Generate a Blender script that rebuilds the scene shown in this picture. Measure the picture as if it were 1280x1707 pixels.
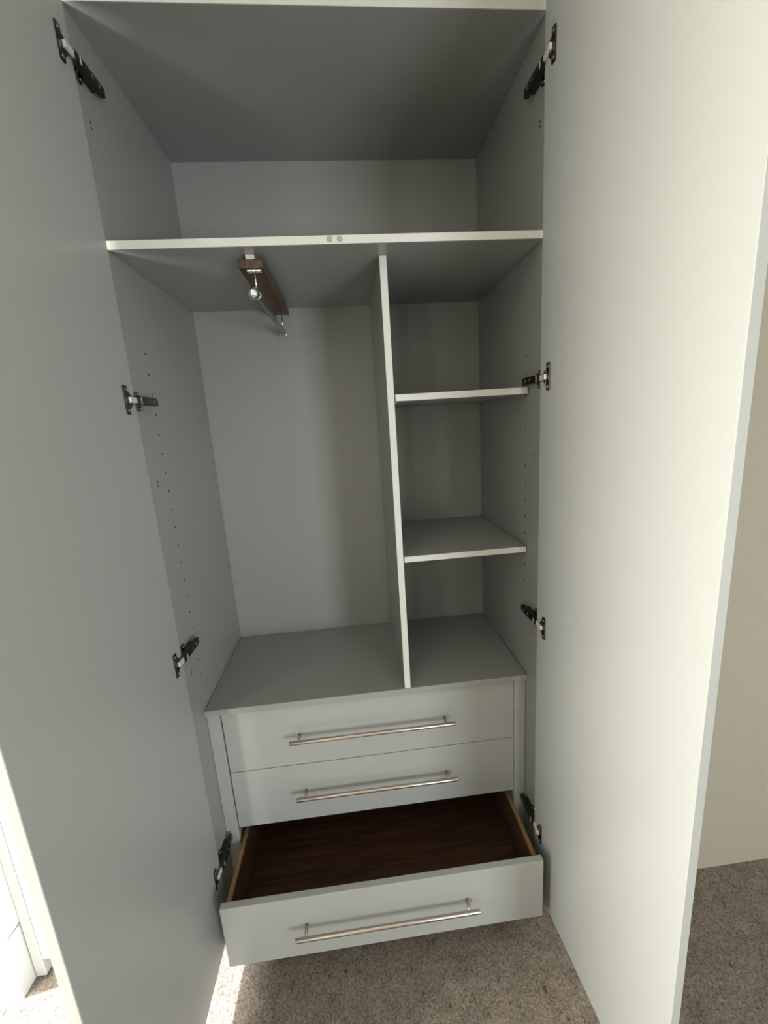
import bpy, bmesh, math, random
from mathutils import Vector, Matrix, noise
random.seed(7)
C = bpy.context.scene.collection
for o in list(bpy.data.objects):
    bpy.data.objects.remove(o, do_unlink=True)

# ------------------------------------------------------------------ camera
F_PX, PU, PV = 701.0776, 10.2792, 1.7381
cam_d = bpy.data.cameras.new('camera'); cam = bpy.data.objects.new('camera', cam_d); C.objects.link(cam)
RX, RY, RZ = 0.2125, 0.0621, -0.0846
_fw = Vector((-math.sin(RZ)*math.cos(RX), math.cos(RZ)*math.cos(RX), -math.sin(RX)))
_r0 = Vector((math.cos(RZ), math.sin(RZ), 0)); _d0 = _fw.cross(_r0)
_rt = math.cos(RY)*_r0 + math.sin(RY)*_d0; _dn = -math.sin(RY)*_r0 + math.cos(RY)*_d0
_m = Matrix((_rt, -_dn, -_fw)).transposed().to_4x4(); _m.translation = Vector((0.4792, -1.0425, 1.5188))
cam.matrix_world = _m
cam_d.sensor_fit = 'VERTICAL'; cam_d.sensor_height = 24.0; cam_d.lens = F_PX*24.0/1707
cam_d.shift_x = -PU/1707; cam_d.shift_y = PV/1707
cam_d.clip_start = 0.02
bpy.context.scene.camera = cam

# ------------------------------------------------------------------ light
sc = bpy.context.scene
sc.view_settings.view_transform = 'Standard'; sc.view_settings.look = 'None'
sc.view_settings.gamma = 1; sc.view_settings.use_curve_mapping = False
sc.view_settings.exposure = 0.14
wd = bpy.data.worlds.new('world'); sc.world = wd; wd.use_nodes = True
wd.node_tree.nodes['Background'].inputs[0].default_value = (0.92, 0.95, 0.90, 1)
wd.node_tree.nodes['Background'].inputs[1].default_value = 3.5

def area(name, loc, target, sx, sy, power, col, spread=180):
    l = bpy.data.lights.new(name, 'AREA'); l.shape = 'RECTANGLE'; l.size = sx; l.size_y = sy
    l.energy = power; l.color = col; l.spread = math.radians(spread)
    o = bpy.data.objects.new(name, l); C.objects.link(o); o.location = loc
    o.rotation_euler = (Vector(target)-Vector(loc)).to_track_quat('-Z', 'Y').to_euler()
    return o
# low-ish sun through the side window (it lights the carpet there) and sky light at the windows, plus an added warm fill lamp
def sun(name, elev, azim, strength, col, angle):
    l = bpy.data.lights.new(name, 'SUN'); l.energy = strength; l.color = col; l.angle = math.radians(angle)
    o = bpy.data.objects.new(name, l); C.objects.link(o); o.location = (-4, -1, 5)
    e, a = math.radians(elev), math.radians(azim)
    o.rotation_euler = Vector((math.cos(e)*math.cos(a), math.cos(e)*math.sin(a), -math.sin(e))).to_track_quat('-Z', 'Y').to_euler()
SUN, SKY1, SKY1B, SKY2, SKY3 = 19, 98, 24, 64, 9
sun('sun', 51, 10, SUN, (0.88, 0.95, 1.0), 2.0)
area('window_daylight', (-1.20, -.80, 0.98), (0.0, -.80, 0.98), .84, 0.72, SKY1, (1.0, 0.985, 0.94))
area('window_daylight', (-1.20, -.82, 1.86), (0.0, -.82, 1.86), .92, 0.62, SKY1B, (1.0, 0.82, 0.42))  # added warm lamp that yellows the upper right door, no real source
area('rear_daylight', (2.16, -3.28, .88), (2.16, 0, .88), .80, 1.05, SKY2, (0.90, 0.96, 1.0))
area('rear_daylight', (-.95, -3.28, 1.55), (-.95, 0, 1.55), .40, 1.0, SKY3, (1.0, 0.95, 0.76))

# ------------------------------------------------------------------ materials
def mat(name, col, rough=0.5, metal=0.0, spec=0.5, bump=None, mix=None):
    m = bpy.data.materials.new(name); m.use_nodes = True
    nt = m.node_tree; b = nt.nodes['Principled BSDF']
    b.inputs['Base Color'].default_value = (*col, 1); b.inputs['Roughness'].default_value = rough
    b.inputs['Metallic'].default_value = metal; b.inputs['Specular IOR Level'].default_value = spec
    tc = nt.nodes.new('ShaderNodeTexCoord')
    if mix:
        sc_, col2, amt = mix
        n = nt.nodes.new('ShaderNodeTexNoise'); n.inputs['Scale'].default_value = sc_; n.inputs['Detail'].default_value = 4
        nt.links.new(tc.outputs['Object'], n.inputs['Vector'])
        mx = nt.nodes.new('ShaderNodeMix'); mx.data_type = 'RGBA'
        mx.inputs[6].default_value = (*col, 1); mx.inputs[7].default_value = (*col2, 1)
        mr = nt.nodes.new('ShaderNodeMapRange'); mr.inputs[1].default_value = .5-amt; mr.inputs[2].default_value = .5+amt
        nt.links.new(n.outputs[0], mr.inputs[0]); nt.links.new(mr.outputs[0], mx.inputs[0])
        nt.links.new(mx.outputs[2], b.inputs['Base Color'])
    if bump:
        s2, strength, dist = bump
        n2 = nt.nodes.new('ShaderNodeTexNoise'); n2.inputs['Scale'].default_value = s2; n2.inputs['Detail'].default_value = 3
        nt.links.new(tc.outputs['Object'], n2.inputs['Vector'])
        bp = nt.nodes.new('ShaderNodeBump'); bp.inputs['Strength'].default_value = strength; bp.inputs['Distance'].default_value = dist
        nt.links.new(n2.outputs[0], bp.inputs['Height']); nt.links.new(bp.outputs[0], b.inputs['Normal'])
    return m

def wood(name, c1, c2, rough, axis, scale=1.0):
    m = bpy.data.materials.new(name); m.use_nodes = True
    nt = m.node_tree; b = nt.nodes['Principled BSDF']; b.inputs['Roughness'].default_value = rough
    tc = nt.nodes.new('ShaderNodeTexCoord'); mp = nt.nodes.new('ShaderNodeMapping')
    s = [55*scale]*3; s[axis] = 3.2*scale; mp.inputs['Scale'].default_value = s
    nt.links.new(tc.outputs['Object'], mp.inputs['Vector'])
    n = nt.nodes.new('ShaderNodeTexNoise'); n.inputs['Scale'].default_value = 1; n.inputs['Detail'].default_value = 7
    n.inputs['Distortion'].default_value = 1.2
    nt.links.new(mp.outputs[0], n.inputs['Vector'])
    r = nt.nodes.new('ShaderNodeValToRGB'); r.color_ramp.elements[0].color = (*c1, 1); r.color_ramp.elements[1].color = (*c2, 1)
    r.color_ramp.elements[0].position = .34; r.color_ramp.elements[1].position = .66
    nt.links.new(n.outputs[0], r.inputs[0]); nt.links.new(r.outputs[0], b.inputs['Base Color'])
    bp = nt.nodes.new('ShaderNodeBump'); bp.inputs['Strength'].default_value = .15; bp.inputs['Distance'].default_value = .001
    nt.links.new(n.outputs[0], bp.inputs['Height']); nt.links.new(bp.outputs[0], b.inputs['Normal'])
    return m

M = dict(
    paint=mat('satin_grey_white_paint', (0.33, 0.34, 0.33), 0.34, 0, .5, bump=(420, .10, .0006)),
    carcass=mat('grey_carcass_board', (0.258, 0.266, 0.257), 0.34, 0, .5, bump=(420, .10, .0006)),  # door paint darkened, putting interior shade into the boards' colour
    edge=mat('pale_edge_banding', (0.55, 0.555, 0.53), 0.40, 0, .45, bump=(420, .08, .0005)),
    wall=mat('cream_wall_emulsion', (0.30, 0.278, 0.228), 0.9, 0, .2, bump=(260, .25, .001)),
    roomwall=mat('pale_wall_emulsion', (0.50, 0.48, 0.43), 0.9, 0, .2, bump=(260, .2, .001)),
    ceil=mat('white_ceiling_paint', (0.60, 0.59, 0.56), 0.95, 0, .2, bump=(200, .2, .001)),
    white=mat('white_gloss_paint', (0.62, 0.63, 0.62), 0.45, 0, .4, bump=(200, .06, .0006)),
    carpet=None,
    nickel=mat('dark_nickel', (0.075, 0.068, 0.062), 0.28, 1.0, bump=(600, .05, .0003)),
    link=mat('pale_link_metal', (0.88, 0.86, 0.82), 0.30, 0.55, bump=(600, .05, .0003)),
    chrome=mat('polished_chrome', (0.78, 0.77, 0.76), 0.10, 1.0, bump=(600, .02, .0002)),
    rod=mat('satin_steel_rod', (0.34, 0.34, 0.33), 0.35, 1.0, bump=(500, .05, .0002)),
    steel=mat('brushed_steel', (0.44, 0.39, 0.36), 0.30, 1.0, bump=(700, .08, .0002)),
    oak=wood('walnut_board', (.034, .017, .008), (.115, .060, .026), .5, 1),
    drawer=wood('brown_drawer_board', (.026, .010, .004), (.070, .030, .012), .55, 0),
    drawer_side=wood('oak_drawer_side', (.050, .024, .010), (.105, .055, .024), .55, 1),
    side_edge=wood('pale_oak_edge', (.15, .085, .035), (.27, .165, .075), .55, 1),
    pad=mat('clear_bumper_plastic', (0.36, 0.31, 0.27), 0.25, 0, .6, bump=(800, .05, .0003)),
    raw=mat('raw_drilled_board', (0.035, 0.028, 0.022), 0.95, bump=(900, .3, .0005)),  # shade inside the drilled holes, put in as a near-black brown
    dark=mat('shadowed_plinth', (0.10, 0.10, 0.10), 0.8, bump=(200, .1, .0005)),  # plain dark grey for drawer cheeks and hinge-arm screws
)
def carpet_mat():
    m = bpy.data.materials.new('speckled_beige_carpet'); m.use_nodes = True
    nt = m.node_tree; b = nt.nodes['Principled BSDF']; b.inputs['Roughness'].default_value = 1; b.inputs['Specular IOR Level'].default_value = .05
    tc = nt.nodes.new('ShaderNodeTexCoord')
    n = nt.nodes.new('ShaderNodeTexNoise'); n.inputs['Scale'].default_value = 210; n.inputs['Detail'].default_value = 6; n.inputs['Roughness'].default_value = .7
    n2 = nt.nodes.new('ShaderNodeTexNoise'); n2.inputs['Scale'].default_value = 16; n2.inputs['Detail'].default_value = 3
    for k in (n, n2): nt.links.new(tc.outputs['Object'], k.inputs['Vector'])
    r = nt.nodes.new('ShaderNodeValToRGB')
    e = r.color_ramp.elements; e[0].position = .30; e[0].color = (.070, .056, .045, 1); e[1].position = .72; e[1].color = (.40, .345, .29, 1)
    k = e.new(.48); k.color = (.215, .182, .15, 1)
    nt.links.new(n.outputs[0], r.inputs[0])
    mx = nt.nodes.new('ShaderNodeMix'); mx.data_type = 'RGBA'; mx.blend_type = 'MULTIPLY'; mx.inputs[0].default_value = .5
    r2 = nt.nodes.new('ShaderNodeValToRGB'); r2.color_ramp.elements[0].position = .3; r2.color_ramp.elements[0].color = (.5, .5, .5, 1); r2.color_ramp.elements[1].position = .7
    nt.links.new(n2.outputs[0], r2.inputs[0])
    n3 = nt.nodes.new('ShaderNodeTexNoise'); n3.inputs['Scale'].default_value = 52; n3.inputs['Detail'].default_value = 2
    mp = nt.nodes.new('ShaderNodeMapping'); mp.inputs['Scale'].default_value = (1.5, .8, 1); mp.inputs['Rotation'].default_value = (0, 0, .5)
    nt.links.new(tc.outputs['Object'], mp.inputs['Vector']); nt.links.new(mp.outputs[0], n3.inputs['Vector'])
    r3 = nt.nodes.new('ShaderNodeValToRGB'); r3.color_ramp.elements[0].position = .27; r3.color_ramp.elements[0].color = (.30, .29, .28, 1); r3.color_ramp.elements[1].position = .36
    nt.links.new(n3.outputs[0], r3.inputs[0])
    mx3 = nt.nodes.new('ShaderNodeMix'); mx3.data_type = 'RGBA'; mx3.blend_type = 'MULTIPLY'; mx3.inputs[0].default_value = .8
    nt.links.new(r.outputs[0], mx3.inputs[6]); nt.links.new(r3.outputs[0], mx3.inputs[7])
    nt.links.new(mx3.outputs[2], mx.inputs[6]); nt.links.new(r2.outputs[0], mx.inputs[7]); nt.links.new(mx.outputs[2], b.inputs['Base Color'])
    bp = nt.nodes.new('ShaderNodeBump'); bp.inputs['Strength'].default_value = .7; bp.inputs['Distance'].default_value = .004
    nt.links.new(n.outputs[0], bp.inputs['Height']); nt.links.new(bp.outputs[0], b.inputs['Normal'])
    return m
M['carpet'] = carpet_mat()

# ------------------------------------------------------------------ helpers
ORG = {}
def obj(name, bm, m, parent=None, smooth=False, label=None, origin=None):
    """world-space bmesh -> one linked mesh object, origin at the base of its bounds"""
    bmesh.ops.recalc_face_normals(bm, faces=bm.faces)
    vs = [v.co for v in bm.verts]
    lo = Vector([min(v[i] for v in vs) for i in range(3)]); hi = Vector([max(v[i] for v in vs) for i in range(3)])
    og = Vector(origin) if origin else Vector(((lo.x+hi.x)/2, (lo.y+hi.y)/2, lo.z))
    for v in bm.verts: v.co -= og
    me = bpy.data.meshes.new(name); bm.to_mesh(me); bm.free()
    for k in (m if isinstance(m, (list, tuple)) else [m]): me.materials.append(k)
    if smooth:
        for p in me.polygons: p.use_smooth = True
    o = bpy.data.objects.new(name, me); C.objects.link(o)
    ORG[o.name] = og.copy()
    if parent: o.parent = parent; o.location = og-ORG[parent.name]
    else: o.location = og
    if label: o['label'] = label
    return o
def empty(name, loc, label, cat, group=None):
    o = bpy.data.objects.new(name, None); C.objects.link(o); o.location = loc; ORG[o.name] = Vector(loc)
    o.empty_display_size = .05; o['label'] = label; o['category'] = cat
    if group: o['group'] = group
    return o
def box(bm, x0, x1, y0, y1, z0, z1, bev=0.0012, seg=1, mi=0, mtx=None):
    t = bmesh.new()
    v = [t.verts.new((x, y, z)) for x in (x0, x1) for y in (y0, y1) for z in (z0, z1)]
    for f in ((0,1,3,2),(4,6,7,5),(0,4,5,1),(2,3,7,6),(0,2,6,4),(1,5,7,3)): t.faces.new([v[i] for i in f])
    bmesh.ops.recalc_face_normals(t, faces=t.faces)
    if bev: bmesh.ops.bevel(t, geom=list(t.edges), offset=bev, segments=seg, affect='EDGES', profile=.5)
    for f in t.faces: f.material_index = mi
    if mtx: bmesh.ops.transform(t, matrix=mtx, verts=t.verts)
    tm = bpy.data.meshes.new('t'); t.to_mesh(tm); t.free(); bm.from_mesh(tm); bpy.data.meshes.remove(tm)
    return bm
def B(*a, **k): return box(bmesh.new(), *a, **k)
def cyl(bm, p0, p1, r, seg=20, r2=None, mi=0, bev=0):
    p0 = Vector(p0); p1 = Vector(p1); d = p1-p0
    t = bmesh.new()
    bmesh.ops.create_cone(t, cap_ends=True, segments=seg, radius1=r, radius2=r if r2 is None else r2, depth=d.length)
    if bev:
        es = [e for e in t.edges if abs(e.verts[0].co.z-e.verts[1].co.z) < 1e-6]
        bmesh.ops.bevel(t, geom=es, offset=bev, segments=2, affect='EDGES', profile=.5)
    for f in t.faces: f.material_index = mi; f.smooth = len(f.verts) == 4
    mt = Matrix.Translation((p0+p1)/2) @ d.to_track_quat('Z', 'Y').to_matrix().to_4x4()
    bmesh.ops.transform(t, matrix=mt, verts=t.verts)
    tm = bpy.data.meshes.new('t'); t.to_mesh(tm); t.free(); bm.from_mesh(tm); bpy.data.meshes.remove(tm)
    return bm
def prism(bm, pts, a0, a1, fn, bev=0.0008, mi=0):
    """extrude a 2-D outline between a0 and a1; fn(u, v, a) -> world point"""
    t = bmesh.new()
    lo = [t.verts.new(fn(u, v, a0)) for u, v in pts]; hi = [t.verts.new(fn(u, v, a1)) for u, v in pts]
    n = len(pts); t.faces.new(lo); t.faces.new(hi[::-1])
    for i in range(n): t.faces.new([lo[i], lo[(i+1) % n], hi[(i+1) % n], hi[i]])
    bmesh.ops.recalc_face_normals(t, faces=t.faces)
    if bev: bmesh.ops.bevel(t, geom=list(t.edges), offset=bev, segments=1, affect='EDGES')
    for f in t.faces: f.material_index = mi
    tm = bpy.data.meshes.new('t'); t.to_mesh(tm); t.free(); bm.from_mesh(tm); bpy.data.meshes.remove(tm)
    return bm
def banded(name, bm, parent):
    o = obj(name, bm, [M['carcass'], M['edge']], parent)
    for p in o.data.polygons:
        if p.normal.y < -.9: p.material_index = 1
    return o
def struct(name, bm, m):
    o = obj(name, bm, m); o['kind'] = 'structure'; return o

# ------------------------------------------------------------------ room shell
W, D, TK = 0.964, 0.5083, 0.0184
XL, XR, YF, YB, ZC = -1.25, 2.7, -3.35, 0.60, 2.45
def lines(a, b, f0, f1, step, coarse):
    out = []; t = a
    while t < f0-1e-6: out.append(t); t += coarse
    n = int(round((f1-f0)/step)); out += [f0+(f1-f0)*i/n for i in range(n+1)]
    t = f1+coarse
    while t < b-1e-6: out.append(t); t += coarse
    out.append(b); return out
xs = lines(XL, XR, -.78, 2.0, .0055, .25); ys_ = lines(YF, YB, -.62, .06, .0055, .25)
bm = bmesh.new(); grid = []
for y in ys_:
    row = []
    for x in xs:
        z = -.0025
        if -.79 < x < 2.01 and -.63 < y < .07:
            z += .0016*noise.noise((x*120, y*120, 0)) + .0011*noise.noise((x*38, y*38, 3))
        row.append(bm.verts.new((x, y, z)))
    grid.append(row)
for j in range(len(ys_)-1):
    for i in range(len(xs)-1):
        bm.faces.new((grid[j][i], grid[j][i+1], grid[j+1][i+1], grid[j+1][i])).smooth = True
struct('floor', bm, M['carpet'])
struct('ceiling', B(XL-.1, XR+.1, YF-.1, YB+.1, ZC, ZC+.1, bev=0), M['ceil'])
bm = B(W+TK+.016, XR+.1, -.016, .10, -.01, ZC, bev=0)
box(bm, XL-.1, W+TK+.016, D+.02, D+.12, -.01, ZC, bev=0); box(bm, W+TK+.016, W+TK+.10, .10, D+.02, -.01, ZC, bev=0)
box(bm, -.5525, W+TK+.016, .0, .05, 2.39, ZC, bev=0)
struct('wall_back', bm, M['wall'])
struct('wall_right', B(XR, XR+.1, YF, -.016, -.01, ZC, bev=0), M['roomwall'])
# left wall with its window opening
WY0, WY1, WZ0, WZ1 = -1.72, -.10, .58, 2.22
bm = bmesh.new()
box(bm, XL-.1, XL, YF, WY0, -.01, ZC, bev=0); box(bm, XL-.1, XL, WY1, YB, -.01, ZC, bev=0)
box(bm, XL-.1, XL, WY0, WY1, -.01, WZ0, bev=0); box(bm, XL-.1, XL, WY0, WY1, WZ1, ZC, bev=0)
struct('wall_left', bm, M['roomwall'])
def window_frame(name, axis, a, u0, u1, z0, z1):
    bm = bmesh.new()
    def bb(u_0, u_1, z_0, z_1):
        if axis == 'x': box(bm, a-.06, a-.01, u_0, u_1, z_0, z_1)
        else: box(bm, u_0, u_1, a-.06, a-.01, z_0, z_1)
    t = .05; m = (u0+u1)/2
    bb(u0, u0+t, z0, z1); bb(u1-t, u1, z0, z1); bb(u0+t, u1-t, z0, z0+t); bb(u0+t, u1-t, z1-t, z1); bb(m-t/2, m+t/2, z0+t, z1-t)
    return struct(name, bm, M['white'])
window_frame('window_1', 'x', XL-.02, WY0, WY1, WZ0, WZ1)
PX0, PX1, PZ0, PZ1 = 1.68, 2.62, .30, 1.48
QX0, QX1, QZ0, QZ1 = -1.19, -.71, 1.0, 2.10
bm = bmesh.new()
for a, b, c, d in ((XL, QX0, -.01, ZC), (QX0, QX1, -.01, QZ0), (QX0, QX1, QZ1, ZC), (QX1, PX0, -.01, ZC), (PX0, PX1, -.01, PZ0), (PX0, PX1, PZ1, ZC), (PX1, XR, -.01, ZC)):
    box(bm, a, b, YF-.1, YF, c, d, bev=0)
struct('wall_front', bm, M['roomwall'])
window_frame('window_2', 'y', YF-.02, PX0, PX1, PZ0, PZ1)
window_frame('window_3', 'y', YF-.02, QX0, QX1, QZ0, QZ1)

# ---- bright corner on the left: boxed pier, skirting, neighbouring cupboard
struct('trim_1', B(-.95, -.553, -.072, .10, .206, ZC, bev=.002), M['white'])
struct('baseboard_left', B(-.95, -.556, -.069, .10, -.01, .198, bev=.002), M['white'])
cup = empty('cupboard', (-.29, .1, 0), 'white fitted cupboard front beyond the open left wardrobe door, standing against the boxed pier', 'cupboard')
obj('stile', B(-.5525, -.525, -.022, .06, 0, ZC-.06), M['white'], cup)
obj('door', B(-.523, -.030, -.022, -.003, .060, 2.36), M['white'], cup)
obj('plinth', B(-.523, -.030, .045, .06, 0, .075), M['white'], cup)

# ------------------------------------------------------------------ wardrobe
war = empty('wardrobe', (W/2, D/2, 0), 'tall grey-white fitted wardrobe with both doors open, shelves and three drawers', 'wardrobe')
ZS, ZCE, ZT = 1.9116, 2.3415, 0.7382           # underside of hat shelf, ceiling of carcass, drawer-chest top
SD = .0708
def side_panel(sign):
    x0, x1 = ((-TK, 0) if sign < 0 else (W, W+TK))
    bm = B(x0, x1, 0, D+.012, 0.0, ZCE+.0, bev=.0008)
    o = obj('side_panel', bm, M['carcass'], war)
    cut = bmesh.new(); xi = 0 if sign < 0 else W
    kmax = 19 if sign < 0 else 15
    for k in range(kmax):
        z = 1.718-.0487*k
        cyl(cut, (xi-.011, .097, z), (xi+.011, .097, z), .0030, 12)
        cyl(cut, (xi-.011, .482, z), (xi+.011, .482, z), 0.0027, 10)
    for z in ((2.155, 1.405, .892) if sign > 0 else (2.155, 1.405, .886)):
        for dz, r in ((.0048, .0032), (-.0048, .0028)):
            cyl(cut, (xi-.008, .030 if z > 2 else .042, z+dz), (xi+.008, .030 if z > 2 else .042, z+dz), r, 10)
    for v in cut.verts: v.co -= ORG[o.name]
    cm = bpy.data.meshes.new('cut'); cut.to_mesh(cm); cut.free()
    co = bpy.data.objects.new('cut', cm); C.objects.link(co); co.location = ORG[o.name]
    cm.materials.append(M['raw'])
    md = o.modifiers.new('holes', 'BOOLEAN'); md.object = co; md.operation = 'DIFFERENCE'; md.solver = 'EXACT'; md.material_mode = 'TRANSFER'
    bpy.context.view_layer.update()
    nm = bpy.data.meshes.new_from_object(o.evaluated_get(bpy.context.evaluated_depsgraph_get()))
    o.modifiers.clear(); old = o.data; o.data = nm; bpy.data.meshes.remove(old); nm.name = 'side_panel'
    bpy.data.objects.remove(co); bpy.data.meshes.remove(cm)
    return o
side_panel(-1); side_panel(1)
banded('top_panel', B(-TK, W+TK, 0, D+.012, ZCE, ZCE+TK, bev=.0008), war)
obj('back_panel', B(0.0, W, D, D+.012, .10, ZCE, bev=0), M['carcass'], war)
hat = banded('hat_shelf', B(.0006, W-.0006, 0, D-.0005, ZS, ZS+TK, bev=.0008), war)
for x, r in ((.471, .0068), (.4935, .0062)):
    b_ = bmesh.new(); z = ZS+.0105
    cyl(b_, (x, 0, z), (x, -.0022, z), r, 20, r*.8, bev=.0006)
    cyl(b_, (x, -.0022, z), (x, -.0030, z), r*.45, 12)
    obj('bumper_pad', b_, M['pad'], hat, label='small clear brown-tinted stick-on bumper pad')
banded('divider', B(.5847, .5847+.0184, SD, D-.0005, ZT+.0003, ZS-.0003, bev=.0008), war)
obj('chest_top', B(.0006, W-.0006, .070, D-.0005, ZT-.0192, ZT, bev=.0012), M['carcass'], war)
# the two loose shelves on pins in the right bay
for z, y in ((1.5878, .0773), (1.1468, .079)):
    s = banded('shelf', B(.6057, W-.003, y, D-.004, z-.0178, z, bev=.0008), war)
    for yy in (.097, .482):
        for xx, s_ in ((W, -1), (.6031, 1)):
            b_ = bmesh.new(); cyl(b_, (xx, yy, z-.0205), (xx+s_*.009, yy, z-.0205), .0024, 10)
            obj('shelf_pin', b_, M['steel'], s)
# fillers and plinth round the drawers
YD = .084
obj('filler_strip', B(.0005, .0375, YD, YD+.018, .075, ZT-.0195, bev=.0008), M['paint'], war)
obj('filler_strip', B(.9275, W-.0005, YD, YD+.018, .075, ZT-.0195, bev=.0008), M['paint'], war)
obj('plinth', B(.0005, W-.0005, .045, .063, 0, .074, bev=.0008), M['paint'], war)
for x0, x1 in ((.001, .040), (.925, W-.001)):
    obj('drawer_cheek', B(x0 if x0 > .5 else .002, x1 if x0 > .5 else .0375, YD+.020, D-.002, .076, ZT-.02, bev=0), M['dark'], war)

def handle(drawer, y, z):
    b_ = bmesh.new()
    cyl(b_, (.2335, y-.035, z), (.7305, y-.035, z), .006, 24, bev=.0006)
    for x in (.2605, .7035):
        cyl(b_, (x, y, z), (x, y-.032, z), .0042, 16)
    obj('handle', b_, M['steel'], drawer, label='brushed steel bar handle on two posts')
def drawer(y, z0, z1, zh):
    bx0, bx1, d, zt, zb = .0445, .9235, .40, z1-.030, z0+.014
    t = .0135
    dr = obj('drawer', B(bx0+t, bx1-t, y+.0185, y+d, zb+.006, zb+.013, bev=0), M['drawer'], war)
    for xa in (bx0, bx1-t):
        o = obj('drawer_side', B(xa, xa+t, y+.0185, y+d, zb, zt, bev=.0008), [M['drawer_side'], M['side_edge']], dr, label='dark drawer side with pale oak top edge')
        for p in o.data.polygons:
            if p.normal.z > .5: p.material_index = 1
    for ya in (y+d-.0135, y+.0185):
        obj('drawer_end', B(bx0+t, bx1-t, ya, ya+.0125, zb+.014, zt, bev=.0006), M['drawer'], dr)
    obj('drawer_front', B(.0412, .9255, y, y+.0182, z0, z1, bev=.0010), M['paint'], dr)
    handle(dr, y, zh)
    return dr
drawer(YD, .5115, .7165, .6165)
drawer(YD, .3090, .5092, .4165)
d3 = drawer(YD-.2211, .0967, .2960, .2035)

# doors, opened to a right angle, with four hinges each
def door(hx, hy, th, sgn):
    w, t, z0, z1 = .513, .0184, .0755, 2.380
    dv = Vector((sgn*math.sin(th), -math.cos(th), 0)); nv = Vector((sgn*math.cos(th), math.sin(th), 0))   # along the leaf, outwards
    mt = Matrix(((dv.x, nv.x, 0, hx), (dv.y, nv.y, 0, hy), (0, 0, 1, 0), (0, 0, 0, 1)))
    b_ = bmesh.new(); box(b_, 0, w, 0, t, z0, z1, bev=.001, mtx=mt)
    return obj('door', b_, M['paint'], war), dv, nv, Vector((hx, hy, 0))
def hinge(sgn, z, dr):
    d_, dv, nv, hp = dr
    xi = 0 if sgn < 0 else W
    fs = lambda u, y, zz: Vector((xi-sgn*u, y, z+zz))                          # u = distance off the side panel
    def fd(a, zz, q): return hp+dv*a-nv*q+Vector((0, 0, z+zz))                  # a along the leaf, q off its face
    fy = lambda u, v, a: fs(a, u, v)
    # mounting plate: wings and saddle on the side panel
    b_ = bmesh.new()
    prism(b_, [(.004, -.0215), (.016, -.0215), (.018, -.018), (.018, .018), (.016, .0215), (.004, .0215), (.002, .018), (.002, -.018)], 0, .0045, fy)
    prism(b_, [(.002, -.0075), (.060, -.0075), (.060, .0075), (.002, .0075)], 0, .010, fy)
    for s in (-1, 1): cyl(b_, fs(.0045, .010, s*.0165), fs(.0062, .010, s*.0165), .0034, 12, .0028, mi=1)
    h = obj('hinge', b_, [M['nickel'], M['steel']], war, label='dark nickel concealed hinge')
    # arm: tapering channel that rides on the saddle
    b_ = bmesh.new()
    t = bmesh.new()
    prof = [(.074, .0085), (.070, .0095), (.030, .0100), (-.016, .0080), (-.029, .0072)]
    prism(b_, [(y, w_) for y, w_ in prof]+[(y, -w_) for y, w_ in prof[::-1]], .0185, .0205, fy)
    for s in (-1, 1):
        pr = [(.072, .0105), (.072, .0200), (-.027, .0200), (-.029, .0130), (.0, .0065), (.030, .0065)]
        prism(b_, pr, s*.0075, s*.0092, lambda u, v, a: fs(v, u, a))
    cyl(b_, fs(.0203, .052, 0), fs(.0216, .052, 0), .0042, 14, mi=1)
    cyl(b_, fs(.0203, .028, .001), fs(.0214, .028, .001), .0034, 14, mi=1)
    prism(b_, [(-.0125, -.0072), (-.0095, -.0072), (-.0095, .0072), (-.0125, .0072)], .0206, .0214, fy, bev=0, mi=2)
    obj('hinge_arm', b_, [M['nickel'], M['dark'], M['link']], h)
    # cup flange on the leaf, its bulge towards the arm, screws
    b_ = bmesh.new()
    flange = [(.0325, -.031), (.0445, -.031), (.0465, -.029), (.0465, .029), (.0445, .031), (.0325, .031), (.0305, .029), (.0305, -.029)]
    prism(b_, flange, .0002, .0028, fd)
    bul = [(.0315, -.0185)]+[(.0315-.0125*math.sin(math.pi*i/10), -.0185*math.cos(math.pi*i/10)) for i in range(1, 10)]+[(.0315, .0185)]
    prism(b_, bul, .0002, .0034, fd)
    for s in (-1, 1): cyl(b_, fd(.0385, s*.0225, .0028), fd(.0385, s*.0225, .0044), .0040, 14, .0034, mi=1)
    obj('hinge_cup', b_, [M['nickel'], M['steel']], h)
    # bright link between arm and cup
    p0 = fs(.0172, -.021, 0); p1 = fd(.036, 0, .006); p1.z = z
    b_ = bmesh.new(); ax = p1-p0; ln = ax.length; ax.normalize(); up = Vector((0, 0, 1)); sd = ax.cross(up)
    mt = Matrix(((ax.x, sd.x, 0, p0.x), (ax.y, sd.y, 0, p0.y), (0, 0, 1, p0.z), (0, 0, 0, 1)))
    box(b_, 0, ln, -.003, .003, -.0062, .0062, bev=.001, mtx=mt)
    obj('hinge_link', b_, M['link'], h, label='bright nickel hinge link')
    return h
dR = door(.9489, -.023, .0544, 1); dL = door(.0083, -.0155, .0131, -1)
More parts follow.
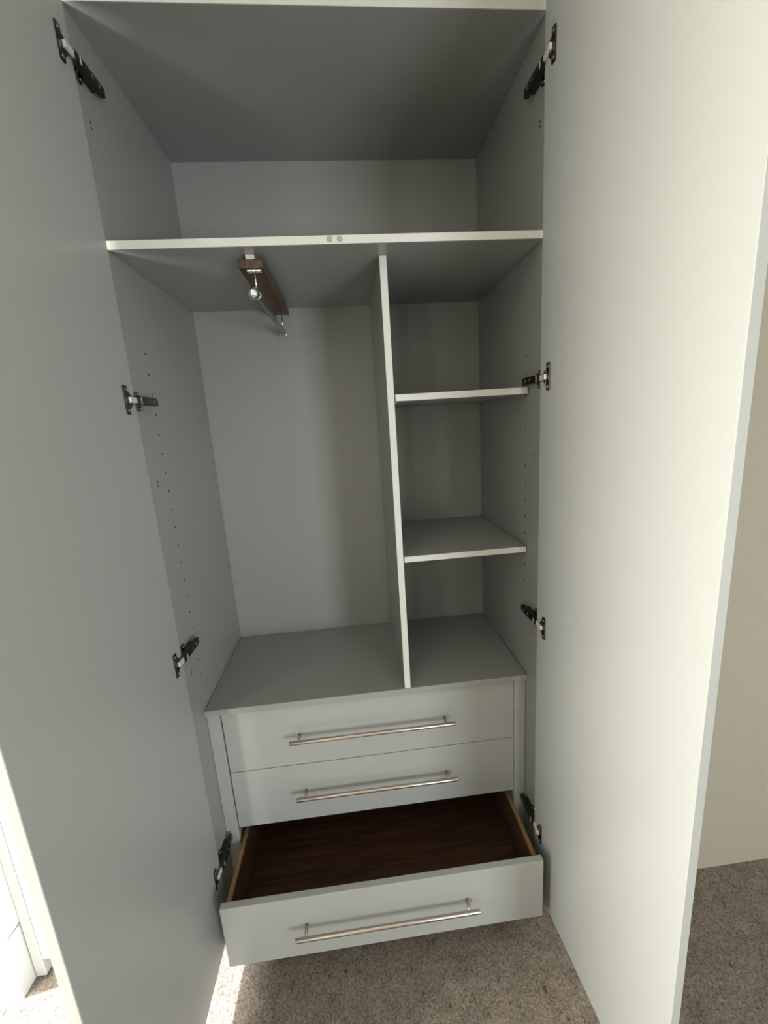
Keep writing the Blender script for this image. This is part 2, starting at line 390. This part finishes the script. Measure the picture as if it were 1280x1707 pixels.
for z in (2.238, 1.600, .962, .295):
    hinge(1, z, dR); hinge(-1, z, dL)

# ------------------------------------------------------------------ pull-out hanging rail
rail = empty('hanging_rail', (.287, .25, 1.80), 'dark wood and chrome hanging rail fixed under the hat shelf', 'clothes rail')
obj('mounting_block', B(.2765, .2965, .042, .075, 1.8992, ZS-.0002, bev=.0008), M['link'], rail, label='pale metal fixing block')
obj('mounting_block', B(.2765, .2965, .42, .455, 1.8992, ZS-.0002, bev=.0008), M['link'], rail, label='pale metal fixing block')
obj('wooden_board', B(.2605, .3150, .035, .470, 1.8800, 1.8990, bev=.0016, seg=2), M['oak'], rail, label='dark brown wooden batten')
XRD, ZR = .293, 1.8265
for y in (.048, .452):
    b_ = bmesh.new()
    box(b_, XRD-.0165, XRD+.0165, y-.007, y+.007, 1.8758, 1.8799, bev=.0008)
    cyl(b_, (XRD, y, 1.8760), (XRD, y, ZR+.010), .0022, 14)
    tb = bmesh.new(); R_, r_ = (.0080 if y < .1 else .0118), .0015; ring = []
    for i in range(28):
        a = 2*math.pi*i/28
        ring.append([tb.verts.new((XRD+(R_+r_*math.cos(k*math.pi/4))*math.sin(a), y+r_*math.sin(k*math.pi/4), ZR+(R_+r_*math.cos(k*math.pi/4))*math.cos(a))) for k in range(8)])
    for i in range(28):
        for k in range(8): tb.faces.new((ring[i][k], ring[(i+1) % 28][k], ring[(i+1) % 28][(k+1) % 8], ring[i][(k+1) % 8])).smooth = True
    tm = bpy.data.meshes.new('t'); tb.to_mesh(tm); tb.free(); b_.from_mesh(tm); bpy.data.meshes.remove(tm)
    obj('hook', b_, M['chrome'], rail, label='bright chrome T-shaped hook')
b_ = bmesh.new(); cyl(b_, (XRD, .055, ZR), (XRD, .470, ZR), .0068, 24, bev=.0006); obj('rod', b_, M['rod'], rail)
b_ = bmesh.new(); bmesh.ops.create_uvsphere(b_, u_segments=32, v_segments=20, radius=.0138, matrix=Matrix.Translation((XRD-.006, .036, ZR)))
obj('ball_end', b_, M['chrome'], rail, smooth=True, label='polished ball end')
